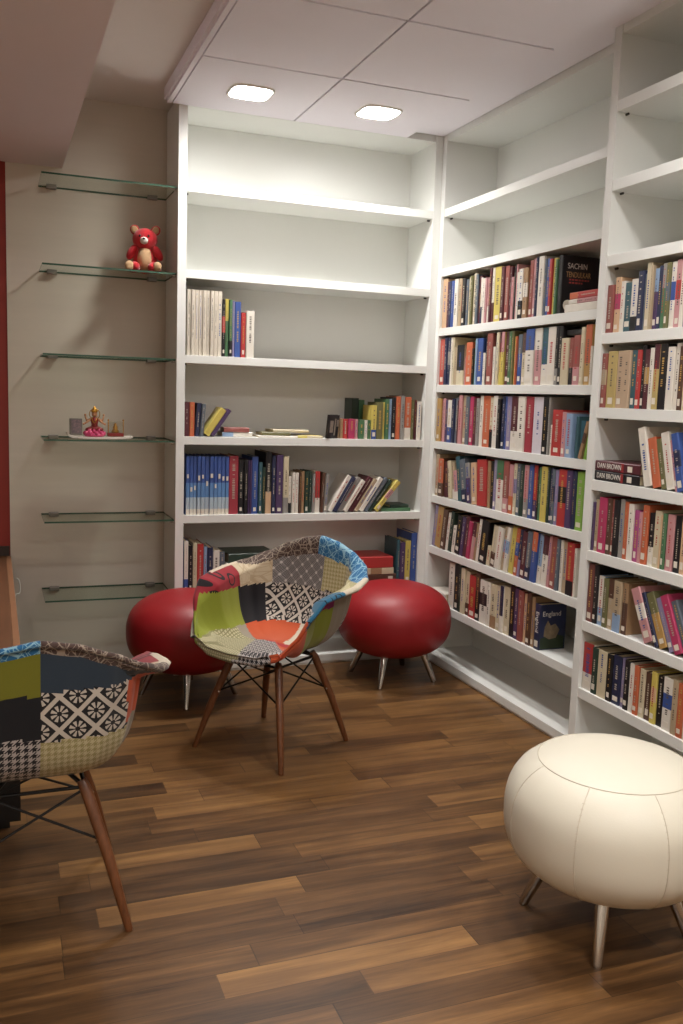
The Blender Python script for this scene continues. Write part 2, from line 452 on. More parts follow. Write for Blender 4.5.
def lattice(name, ground, line, s, flower):
    """diagonal lattice; flower = petals drawn inside each diamond, else a dot on each crossing"""
    m, g, uv = fab(name); sp = g.n('SeparateXYZ'); g.l(uv, sp.inputs[0])
    p = g.math('DIVIDE', g.math('ADD', sp.outputs[0], sp.outputs[1]), s); q = g.math('DIVIDE', g.math('SUBTRACT', sp.outputs[0], sp.outputs[1]), s)
    fp = g.math('SUBTRACT', g.math('FRACT', p), .5); fq = g.math('SUBTRACT', g.math('FRACT', q), .5)
    ap = g.math('ABSOLUTE', fp); aq = g.math('ABSOLUTE', fq)
    if flower:
        ln = g.math('GREATER_THAN', g.math('MAXIMUM', ap, aq), .41)
        r = g.math('SQRT', g.math('ADD', g.math('MULTIPLY', fp, fp), g.math('MULTIPLY', fq, fq)))
        th = g.math('ARCTAN2', fq, fp)
        pet = g.math('LESS_THAN', g.math('ABSOLUTE', g.math('SINE', g.math('MULTIPLY', th, 4))), .62)
        ring = g.math('MULTIPLY', g.math('GREATER_THAN', r, .10), g.math('LESS_THAN', r, .34))
        v = g.math('MAXIMUM', ln, g.math('MULTIPLY', g.math('SUBTRACT', 1, pet), ring))
    else:
        ln = g.math('MULTIPLY', g.math('GREATER_THAN', g.math('MAXIMUM', ap, aq), .45), .35)
        dot = g.math('GREATER_THAN', g.math('MINIMUM', ap, aq), .36)
        # fine woven check below the dots
        c2 = g.math('MULTIPLY', g.math('LESS_THAN', g.math('FRACT', g.math('MULTIPLY', p, 5)), .5), g.math('LESS_THAN', g.math('FRACT', g.math('MULTIPLY', q, 5)), .5))
        v = g.math('MAXIMUM', g.math('MAXIMUM', ln, dot), g.math('MULTIPLY', c2, .45))
    g.l(g.mix(v, lin(ground), lin(line)), g.b.inputs['Base Color']); return m
def rings(name, ground, line, s, fill=None):
    m, g, uv = fab(name)
    v = g.n('TexVoronoi', feature='F1'); v.inputs['Scale'].default_value = 1/s; v.inputs['Randomness'].default_value = .45; g.l(uv, v.inputs['Vector'])
    d = v.outputs['Distance']
    r = g.math('MULTIPLY', g.math('GREATER_THAN', d, .30), g.math('LESS_THAN', d, .40))
    c = g.mix(r, lin(ground), lin(line))
    sp = g.n('SeparateColor'); g.l(v.outputs['Color'], sp.inputs[0])
    solid = g.math('MULTIPLY', g.math('GREATER_THAN', sp.outputs[0], .62), g.math('LESS_THAN', d, .40))
    g.l(g.mix(solid, c, lin(line)), g.b.inputs['Base Color']); return m
def leafy(name, ground, line, s):
    m, g, uv = fab(name)
    v = g.n('TexVoronoi', feature='DISTANCE_TO_EDGE'); v.inputs['Scale'].default_value = 1/s; g.l(uv, v.inputs['Vector'])
    w = g.n('TexVoronoi', feature='DISTANCE_TO_EDGE'); w.inputs['Scale'].default_value = 1.9/s; g.l(uv, w.inputs['Vector'])
    k = g.math('MAXIMUM', g.math('LESS_THAN', v.outputs['Distance'], .034), g.math('LESS_THAN', w.outputs['Distance'], .026))
    g.l(g.mix(k, lin(ground), lin(line)), g.b.inputs['Base Color']); return m
FAB = dict(
 lime=plain('lime_fabric', '#7d852a'), olive=plain('olive_fabric', '#6b6a1e'), black=plain('black_fabric', '#17161a'), orange=plain('orange_fabric', '#b24c28'),
 red=plain('red_fabric', '#9a2228'), white=plain('offwhite_fabric', '#bfb39f'), grey=plain('grey_fabric', '#8a8172'), navy=plain('slate_blue_fabric', '#2b3642'),
 magenta=plain('magenta_fabric', '#7c2458'), cream=leafy('cream_squiggle_fabric', '#b8a98f', '#a8977c', .05),
 hound=houndstooth('black_white_houndstooth', '#17151a', '#aaa29e', .019), check=houndstooth('cream_check', '#948a5e', '#b8ae8a', .016),
 seatcheck=small_check('cream_olive_check', '#7d7856', '#aea686', .012), flower=lattice('flower_lattice', '#1b191b', '#b9b0a5', .088, True),
 dots=lattice('grey_dot_lattice', '#625e5e', '#b4aeaa', .050, False), redring=rings('red_ring_fabric', '#862029', '#1a1518', .062),
 bluering=rings('blue_ring_fabric', '#285f7c', '#161a22', .042), brown=leafy('brown_leaf_fabric', '#42312b', '#8b7d70', .034), blue=leafy('blue_leaf_fabric', '#215a84', '#7ea3b3', .036))
FK = list(FAB)
walnut, g = newmat('walnut_dowel', .38)
tc = g.n('TexCoord'); mp = g.n('Mapping'); mp.inputs['Scale'].default_value = (60, 60, 5); g.l(tc.outputs['Object'], mp.inputs[0])
n = g.n('TexNoise'); n.inputs['Scale'].default_value = 2; n.inputs['Detail'].default_value = 4; g.l(mp.outputs[0], n.inputs['Vector'])
g.l(g.mix(n.outputs['Fac'], lin('#43230f'), lin('#7a4a2a')), g.b.inputs['Base Color'])
wirem = mat('black_wire', '#100e0e', .4, .3)

RIM = [(0, 0, -.268, .408), (25, .115, -.258, .412), (40, .197, -.236, .438), (52, .240, -.190, .505), (62, .268, -.143, .580), (73, .292, -.088, .640), (88, .302, -.010, .655),
       (105, .306, .082, .666), (121, .290, .172, .680), (137, .235, .250, .714), (150, .162, .280, .752), (165, .078, .292, .784), (180, 0, .297, .798)]
def rim(th):
    a = abs(th)
    for (a0, *p), (a1, *q) in zip(RIM, RIM[1:]):
        if a <= a1+1e-6:
            f = (a-a0)/(a1-a0); f = f*f*(3-2*f)*.35+f*.65
            v = [p[i]+(q[i]-p[i])*f for i in range(3)]; break
    r = math.hypot(v[0], v[1]); t = math.radians(th)
    return r, v[2]
def bez(p, t):
    a, b, c, d = p; s = 1-t
    return a*s**3+3*b*s*s*t+3*c*s*t*t+d*t**3
def shell_mesh():
    NTH, NP = 240, 64
    P = []
    for j in range(NP+1):
        s = j/NP; row = []
        for i in range(NTH):
            th = -180+360*i/NTH; t = math.radians(th)
            rr, zr = rim(th)
            w = min(1, max(0, (zr-.445)/.14)); w = w*w*(3-2*w)
            z0 = .422
            if abs(th) > 90: kb = .80
            else: kb = .80
            fl = .052*max(0, min(1, (abs(th)-58)/16))*max(0, min(1, (150-abs(th))/25))+.012*w      # the arms flare out past the body
            rb, zb = rr-fl, zr-.030*w
            SB = .84
            p1r = rb*(.55*(1-w)+.96*w); p1z = (z0+.010)*(1-w)+.376*w
            p2r = rb*(.99*(1-w)+(.91)*w); p2z = (.448)*(1-w)+(z0+.42*(zr-z0))*w
            if s <= SB: q = s/SB; r = bez((0, p1r, p2r, rb), q); z = bez((z0, p1z, p2z, zb), q)
            else:
                q = (s-SB)/(1-SB); r = rb+(rr-rb)*q**1.5; z = zb+(zr-zb)*(1-(1-q)**1.3)
            row.append(Vector((r*math.sin(t), -r*math.cos(t), z)))
        P.append(row)
    # lip: the rim rolls outward
    lips = []
    for k, (dr, dz) in enumerate(((.009, .004), (.017, .002), (.022, -.006))):
        row = []
        for i in range(NTH):
            th = -180+360*i/NTH; t = math.radians(th); rr, zr = rim(th)
            w = min(1, max(0, (zr-.445)/.14))
            flare = 1+.5*max(0, 1-abs(abs(th)-102)/24)
            f_ = ((.0015, -.006), (.0005, -.012), (-.004, -.017))[k]
            dr2 = f_[0]*(1-w)+dr*flare*w; dz2 = f_[1]*(1-w)+dz*w
            r = rr+dr2
            row.append(Vector((r*math.sin(t), -r*math.cos(t), zr+dz2)))
        lips.append(row)
    P += lips
    NI = len(P)
    # outer skin: offset along the normal
    th_ = .017
    Q = []
    for j in range(NI):
        row = []
        for i in range(NTH):
            if j == 0: nrm = Vector((0, 0, 1))
            else:
                du = P[j][(i+1) % NTH]-P[j][i-1]; dv = P[min(j+1, NI-1)][i]-P[j-1][i]
                nrm = du.cross(dv); nrm = nrm.normalized() if nrm.length > 1e-9 else Vector((0, 0, 1))
            row.append(P[j][i]+nrm*th_ if j else P[j][i]-Vector((0, 0, th_)))
        Q.append(row)
    return P, Q, NTH, NP
def inner_patch(th, z, x, y, r, s):
    seat = s < .62 and z < .448
    if seat or abs(th) < 36:
        # seat pad
        if y < -.03 or (x > .12 and y < .0):
            if x < -.06-(y+.03)*.43 and x < .05: return 'seatcheck'
            return 'hound' if th < 46 else 'orange'
        if y < -.03-.128*(x+.055) and x < -.05: return 'seatcheck'
        if y < -.015-.547*(x+.074) and x < -.05: return 'grey'
        if x > -.06 and y < -.03+.28*(x+.054): return 'red'
        if x > .045-.3*y: return 'white' if x < .16 else 'orange'
        return 'orange'
    if th > 0:
        if th < 55: return 'orange'
        if th < 92: return 'bluering' if z > .60 else 'orange' if th < 62 else 'hound'
        if z > rim(th)[1]-.068*min(1, max(0, (th-112)/50)): return 'blue'
        if z > .585: return 'dots' if x < .035 else 'check'
        return 'flower' if x < .03 else 'hound'
    a = -th
    if a > 112 and z > rim(th)[1]-.068*min(1, (a-112)/50): return 'brown'
    if z > .590:
        if a > 139: return 'dots'
        if a > 107: return 'cream'
        return 'redring'
    if a > 134: return 'flower'
    if a > 103: return 'black'
    return 'lime' if a > 40 else 'seatcheck'
def outer_patch(th, z, x, y, r, rimz, lip):
    if lip: # the rolled edge
        if abs(th) < 36: return 'hound' if th > 3 else 'seatcheck'
        if th < 0:
            a = -th
            if a > 112: return 'brown'
            if a > 84: return 'white'
            return 'redring' if a > 55 else 'lime'
        if th > 122: return 'blue'
        if th > 90: return 'white'
        return 'bluering' if th > 60 else 'orange'
    if z < .425 and r < .2: return 'black'
    top = rimz-z
    if abs(th) > 118 and (abs(x) < .205 or z > .672):
        if z > .70 and top < .028: return 'blue' if th > 0 else 'brown'
        if x >= 0:
            if z > .665: return 'olive'
            return 'black' if z > .555 else 'hound'
        if z > .672: return 'navy'
        return 'flower' if z > .545 else 'check'
    if th < 0:
        return 'orange' if z > .56 else 'grey'
    if abs(th) < 36: return 'hound' if th > 3 else 'seatcheck'
    if th < 60: return 'orange'
    if th < 104 and top < .040: return 'bluering'
    if th > 98: return 'grey'
    return 'magenta' if z > .585 else 'lime'
def make_shell(par):
    P, Q, NTH, NP = shell_mesh()
    bm = bmesh.new(); uvl = bm.loops.layers.uv.new('UVMap')
    NI = len(P)
    def ring(row, single): 
        if single: v = bm.verts.new(row[0]); return [v]*NTH
        return [bm.verts.new(p) for p in row]
    VI = [ring(P[j], j == 0) for j in range(NI)]
    VO = [ring(Q[j], j == 0) for j in range(NI)]
    def quad(a, b, c, d, fn):
        u = []
        for v in (a, b, c, d):
            if v not in u: u.append(v)
        if len(u) < 3: return
        f = bm.faces.new(u); f.smooth = True
        m = sum((v.co for v in u), Vector())/len(u)
        th = math.degrees(math.atan2(m.x, -m.y)); r = math.hypot(m.x, m.y)
        f.material_index = FK.index(fn(th, m.z, m.x, m.y, r))
        flat = m.z < .47 and r < .23
        for lp in f.loops:
            p = lp.vert.co
            if flat: lp[uvl].uv = (p.x, p.y)
            else:
                t = math.atan2(p.x, -p.y); tm = math.radians(th)
                while t-tm > PI: t -= 2*PI
                while t-tm < -PI: t += 2*PI
                if abs(th) > 118: t2 = p.x*1.05+(0 if p.y > 0 else 0); lp[uvl].uv = (t2, p.z)
                else: lp[uvl].uv = (t*.29, p.z)
    for j in range(NI-1):
        for i in range(NTH):
            k = (i+1) % NTH
            s = (j+.5)/NP
            if j < NP:
                quad(VI[j][i], VI[j][k], VI[j+1][k], VI[j+1][i], lambda th, z, x, y, r, s=s: inner_patch(th, z, x, y, r, s))
                quad(VO[j][k], VO[j][i], VO[j+1][i], VO[j+1][k], lambda th, z, x, y, r: outer_patch(th, z, x, y, r, rim(th)[1], False))
            else:
                quad(VI[j][i], VI[j][k], VI[j+1][k], VI[j+1][i], lambda th, z, x, y, r: outer_patch(th, z, x, y, r, rim(th)[1], True))
                quad(VO[j][k], VO[j][i], VO[j+1][i], VO[j+1][k], lambda th, z, x, y, r: outer_patch(th, z, x, y, r, rim(th)[1], True))
    for i in range(NTH):
        k = (i+1) % NTH
        quad(VI[-1][i], VI[-1][k], VO[-1][k], VO[-1][i], lambda th, z, x, y, r: outer_patch(th, z, x, y, r, rim(th)[1], True))
    bmesh.ops.recalc_face_normals(bm, faces=bm.faces)
    me = bpy.data.meshes.new('seat_shell'); bm.to_mesh(me); bm.free()
    for k in FK: me.materials.append(FAB[k])
    return link('seat_shell', me, par)
def chair(label, x, y, rot):
    t = thing('patchwork_armchair', label, 'chair', (x, y, 0), rot, 'patchwork armchairs')
    make_shell(t)
    foot, top = .2125, .104
    cs = [(-1, -1), (1, -1), (1, 1), (-1, 1)]
    for sx, sy in cs:
        bm = bmesh.new()
        tube(bm, [(sx*(top+.002), sy*(top+.002), .372), (sx*(top+.012), sy*(top+.012), .350), (sx*(.168), sy*(.168), .18), (sx*foot, sy*foot, .004), (sx*foot*1.002, sy*foot*1.002, 0)], [.0125, .0155, .0145, .0105, .0095], 16)
        obj('leg', bm, walnut, t, smooth=40)
    def at(c, z):
        f = (.388-z)/.388; r = top+(foot-top)*f; return Vector((c[0]*r, c[1]*r, z))
    bm = bmesh.new()
    for i in range(4):
        a, b = cs[i], cs[(i+1) % 4]
        for p, q in ((a, b), (b, a)):
            tube(bm, [at(p, .225), at(q, .352)], .0036, 8)
    obj('wire_brace', bm, wirem, t, smooth=40)
    bm = bmesh.new()
    for i in range(4):
        a, b = cs[i], cs[(i+1) % 4]
        tube(bm, [at(a, .356), at(b, .356)], .005, 8)
    for c in cs: tube(bm, [at(c, .356), (c[0]*.07, c[1]*.07, .388)], .006, 8)
    obj('seat_mount', bm, wirem, t, smooth=40)
    bm = bmesh.new()
    for c in cs:
        p = at(c, .225); n = Vector((c[0], -c[1], 0)).normalized()
        tube(bm, [p-n*.0165, p+n*.0165], .004, 8)
    obj('bolt', bm, chrome, t, smooth=40)
    return t
chair('patchwork fabric armchair facing the camera between the two red poufs', -1.119, -.958, math.radians(-55))
chair('patchwork fabric armchair seen from behind, cut by the left photo edge', -2.037, -1.842, math.radians(180))

# ------------------------------------------------------------------ teddy bear on the second glass shelf
plush = mat('red_plush', '#c01a26', .95, bump=.9, bscale=160, vary=.18, vscale=40, sheen=.4)
tanp = mat('tan_plush', '#c9a57c', .95, bump=.7, bscale=160, vary=.12, vscale=40, sheen=.3)
whp = mat('white_plush', '#d9cfc6', .9, bump=.4, bscale=160)
eyem = mat('black_eye', '#0b0a0a', .15)
t = thing('teddy_bear', 'red plush teddy bear with tan belly sitting on the second glass shelf', 'toy', (-1.452, .165, 1.9125), math.radians(-14))
def plushball(name, par, m, parts, mats=None):
    bm = bmesh.new()
    for c, r, *rot in parts: ball(bm, c, r, 4, 0, rot[0] if rot else None)
    return obj(name, bm, m, par, smooth=True)
body = plushball('body', t, plush, [((0, .005, .068), (.056, .046, .066))])
plushball('belly', body, tanp, [((0, -.012, .068), (.038, .039, .058))])
head = plushball('head', t, plush, [((0, -.006, .158), (.058, .050, .052))])
for s in (-1, 1):
    R = Matrix.Rotation(s*.5, 4, 'Y')
    e = plushball('ear', head, plush, [((s*.048, .002, .202), (.022, .011, .024), R)])
    plushball('inner_ear', e, tanp, [((s*.048, -.008, .201), (.016, .007, .018), R)])
    plushball('arm', t, plush, [((s*.058, -.016, .098), (.020, .022, .040), Matrix.Rotation(-s*.55, 4, 'Y'))])
    l = plushball('leg', t, plush, [((s*.048, -.040, .026), (.027, .048, .026), Matrix.Rotation(-s*.35, 4, 'Z'))])
    plushball('foot_pad', l, tanp, [((s*.063, -.082, .028), (.021, .010, .022), Matrix.Rotation(-s*.35, 4, 'Z'))])
    bm = bmesh.new(); ball(bm, (s*.020, -.052, .168), .0055, 2); obj('eye', bm, eyem, head, smooth=True)
plushball('muzzle', head, whp, [((0, -.052, .147), (.019, .018, .017))])
bm = bmesh.new(); ball(bm, (0, -.070, .153), (.006, .004, .004), 2); obj('nose', bm, eyem, head, smooth=True)

# ------------------------------------------------------------------ figurines on the fourth glass shelf
zt = 1.1395
t = thing('tray', 'shallow white tray under the figurines on the fourth glass shelf', 'tray', (-1.662, .15, zt))
bm = bmesh.new()
prof = [(-.150, .020), (-.142, .008), (-.125, .003), (-.06, 0), (.06, 0), (.135, .003), (.146, .007)]
lo = []; hi = []
for y in (-.06, .06):
    lo.append([bm.verts.new((x, y, z)) for x, z in prof]); hi.append([bm.verts.new((x, y, z+.008)) for x, z in prof])
for i in range(len(prof)-1):
    bm.faces.new((lo[0][i], lo[0][i+1], lo[1][i+1], lo[1][i])); bm.faces.new((hi[0][i], hi[1][i], hi[1][i+1], hi[0][i+1]))
    bm.faces.new((lo[0][i], hi[0][i], hi[0][i+1], lo[0][i+1])); bm.faces.new((lo[1][i], lo[1][i+1], hi[1][i+1], hi[1][i]))
bm.faces.new((lo[0][0], lo[1][0], hi[1][0], hi[0][0])); bm.faces.new((lo[0][-1], hi[0][-1], hi[1][-1], lo[1][-1]))
obj('tray_body', bm, mat('white_china', '#e4ddd2', .3), t, smooth=30)
zf = zt+.0092
goldm = mat('gold_paint', '#b8842e', .3, .6); pinkm = mat('pink_paint', '#c2436e', .45); skinm = mat('warm_paint', '#c08a62', .5); redp = mat('red_paint', '#7d1f1c', .45)
t = thing('figurine', 'small seated gold and red figurine with raised arms on pink petals', 'figurine', (-1.686, .145, zf), math.radians(-10))
bm = bmesh.new()
lathe(bm, [(0, 0), (.044, 0), (.046, .008), (.036, .018), (0, .020)], 24)
for r, z, n, tl in ((.040, .014, 10, .5), (.028, .024, 8, .3)):
    for k in range(n):
        a = 2*PI*k/n; ball(bm, (r*math.cos(a), r*math.sin(a), z), (.008, .013, .012), 2, 0, Matrix.Rotation(a-PI/2, 4, 'Z') @ Matrix.Rotation(tl, 4, 'X'))
obj('petal_base', bm, pinkm, t, smooth=True)
bm = bmesh.new()
ball(bm, (0, 0, .036), (.033, .022, .013), 3); ball(bm, (-.022, -.012, .033), (.020, .012, .010), 2); ball(bm, (.022, -.012, .033), (.020, .012, .010), 2)
lathe(bm, [(0, .03), (.018, .034), (.014, .055), (.019, .078), (.012, .088), (0, .091)], 20)
obj('robe', bm, redp, t, smooth=True)
bm = bmesh.new(); ball(bm, (0, -.001, .104), (.0125, .0125, .0155), 3); tube(bm, [(0, 0, .086), (0, 0, .095)], .006, 10)
for s in (-1, 1):
    tube(bm, [(s*.017, 0, .080), (s*.034, -.004, .066), (s*.046, -.010, .058)], [.006, .005, .004], 8)
    tube(bm, [(s*.017, .004, .080), (s*.036, .004, .074), (s*.042, 0, .095)], [.006, .005, .004], 8)
    ball(bm, (s*.048, -.011, .058), .0055, 2); ball(bm, (s*.042, 0, .100), .0055, 2)
obj('body', bm, skinm, t, smooth=True)
bm = bmesh.new(); lathe(bm, [(0, .112), (.014, .112), (.0155, .119), (.010, .128), (.006, .137), (0, .143)], 18)
bmesh.ops.create_circle
tube(bm, [(.024*math.sin(a), .010, .104+.024*math.cos(a)) for a in [2*PI*k/24 for k in range(25)]], .0022, 6, cap=False)
for s in (-1, 1):
    tube(bm, [(s*.012, -.010, .088), (s*.006, -.020, .070), (0, -.021, .062)], .0022, 6)
obj('crown', bm, goldm, t, smooth=True)
t = thing('picture_block', 'small upright patterned picture block at the left end of the tray', 'ornament', (-1.770, .15, zf+.0062), math.radians(6))
obj('frame', bx(-.028, .028, -.008, .008, 0, .076), mat('grey_frame', '#6d6660', .5), t, bevel=.002)
m, g = newmat('patterned_picture', .5); tc = g.n('TexCoord'); v = g.n('TexVoronoi'); v.inputs['Scale'].default_value = 120; g.l(tc.outputs['Object'], v.inputs['Vector'])
g.l(g.mix(v.outputs['Distance'], lin('#8d6f74'), lin('#4b4a4e')), g.b.inputs['Base Color'])
obj('picture', bx(-.021, .021, -.0095, -.0078, .007, .069), m, t)
t = thing('glass_case', 'tiny glass case with gold figure and red base, right on the tray', 'ornament', (-1.590, .15, zf+.0012), 0)
obj('base', bx(-.037, .037, -.022, .022, 0, .016), redp, t, bevel=.002)
obj('case', bx(-.034, .034, -.019, .019, .016, .070), glass('case_glass', '#f2f2ee', .1), t)
bm = bmesh.new(); lathe(bm, [(0, .0165), (.017, .017), (.018, .026), (.010, .034), (.012, .044), (.007, .050), (.008, .056), (0, .064)], 16)
obj('gold_figure', bm, goldm, t, smooth=True)
bm = bmesh.new()
for s in (-1, 1):
    tube(bm, [(s*.0345, -.0195, .012), (s*.0345, -.0195, .074)], .0022, 8); ball(bm, (s*.0345, -.0195, .077), .0042, 2)
obj('post', bm, goldm, t, smooth=True)

# ------------------------------------------------------------------ books
COL = {  # code: (hex, words)
 'pe':('#c9a27a','peach'),'mr':('#54202a','maroon'),'nv':('#20284a','navy'),'bl':('#2a4c93','blue'),'lb':('#7f9bbd','pale blue'),'wh':('#d6cfc2','white'),
 'lw':('#c9c2cb','lavender white'),'cr':('#c6b998','cream'),'be':('#ab9676','beige'),'bk':('#18161a','black'),'br':('#563828','brown'),'ol':('#68663c','olive'),
 'gr':('#43704a','green'),'lg':('#7fae35','lime green'),'sl':('#58626e','slate'),'pk':('#bd8284','pink'),'hp':('#b01f56','hot pink'),'mg':('#a83a7c','magenta'),
 'rd':('#b0221f','red'),'rr':('#9c2335','crimson'),'dr':('#91483f','dusty red'),'or':('#bf5a2c','orange'),'to':('#b8432f','tomato red'),'ye':('#c8b446','yellow'),
 'go':('#b18840','gold'),'pu':('#48315c','purple'),'lv':('#83789d','lavender'),'gy':('#8b8782','grey'),'tn':('#9c7a54','tan'),'tl':('#2c5660','teal'),
 'dg':('#243a2f','dark green'),'ag':('#b39c58','aged yellow'),'pb':('#b59a7c','pinkish beige'),'ch':('#723a33','reddish brown'),'ma':('#c9bfae','ivory'),'bu':('#2456a0','blue')}
def mute(h, k=.14):
    c = lin(h); m = sum(c[:3])/3; return tuple(x+(m-x)*k for x in c[:3])+(1,)
def cm(code): return mat(COL[code][1].replace(' ', '_')+'_cover', mute(COL[code][0]), .42, vary=.08, vscale=30)
pagem = mat('book_pages', '#cdbf9f', .85, vary=.08, vscale=90)
stickm = mat('spine_sticker', '#d6cec0', .6)
inkl = mat('pale_lettering', '#a89f90', .5); inkd = mat('dark_lettering', '#5c534b', .5); inkg = mat('gold_lettering', '#b5934e', .4)
midb = mat('mid_blue_print', '#5a83b5', .42); palb = mat('pale_blue_print', '#a9b9c4', .42)
LIGHT = {'pe','wh','lw','cr','be','ye','ma','lb','ag','pb','pk','gy','go','tn'}

def book_bm(w, h, d, col, rng, plainspine=False, upper=True, marks=True):
    """book standing on z=0, spine facing -Y with its face at y=0, thickness along X from 0; returns cover bmesh and materials"""
    c = col.split('/'); m1 = cm(c[0]); m2 = cm(c[1]) if len(c) > 1 else m1
    ink = rng.choice([inkd, inkd, cm('rd'), cm('bl')]) if c[0] in LIGHT else rng.choice([inkl, inkl, inkg])
    mats = [m1, m2, ink, midb, palb, stickm]
    bm = bmesh.new()
    bt = min(.0022, w*.15); r = min(.0028, w*.22)
    # boards
    box(bm, 0, bt, r, d, 0, h); box(bm, w-bt, w, r, d, 0, h)
    # spine: chamfered strip, split in bands
    if c[0] == 'bu': bands = [(0, .10, 5), (.10, .30, 4), (.30, .55, 3), (.55, 1, 0)]
    elif len(c) > 1:
        a = rng.choice([.28, .36, .62]); bands = [(0, a, rng.choice([0, 1]))]
        bands.append((a, 1, 1-bands[0][2]))
        if rng.random() < .35: bands = [(0, .42, 0), (.42, .70, 1), (.70, 1, 0)]
    else: bands = [(0, 1, 0)]
    for a, b, mi in bands:
        z0, z1 = a*h, b*h
        p = [(0, r), (r, 0), (w-r, 0), (w, r), (w-bt, r+bt), (bt, r+bt)]
        lo = [bm.verts.new((x, y, z0)) for x, y in p]; hi = [bm.verts.new((x, y, z1)) for x, y in p]
        for i in range(6):
            f = bm.faces.new((lo[i], lo[(i+1) % 6], hi[(i+1) % 6], hi[i])); f.material_index = mi
        f = bm.faces.new(lo[::-1]); f.material_index = mi; f = bm.faces.new(hi); f.material_index = mi
    if marks and not plainspine and w > .010:
        # rows of short printed marks up the spine (unreadable title and author)
        fw = w-2*r; cx = w/2; y = -.0003
        z = h*rng.uniform(.24, .34); zend = h*rng.uniform(.70, .92)
        tw = fw*rng.uniform(.22, .42)
        while z < zend:
            l = rng.uniform(.0025, .0065)
            if rng.random() < .12: z += .014
            a = tw*rng.uniform(.75, 1)
            vs = [bm.verts.new(q) for q in ((cx-a/2, y, z), (cx+a/2, y, z), (cx+a/2, y, z+l), (cx-a/2, y, z+l))]
            f = bm.faces.new(vs); f.material_index = 2
            z += l+rng.uniform(.002, .004)
    return bm, mats
def pages_bm(w, h, d):
    bt = min(.0022, w*.15); r = min(.0028, w*.22)
    return bx(bt+.0001, w-bt-.0001, r+bt+.0002, d-.004, .003, h-.004)

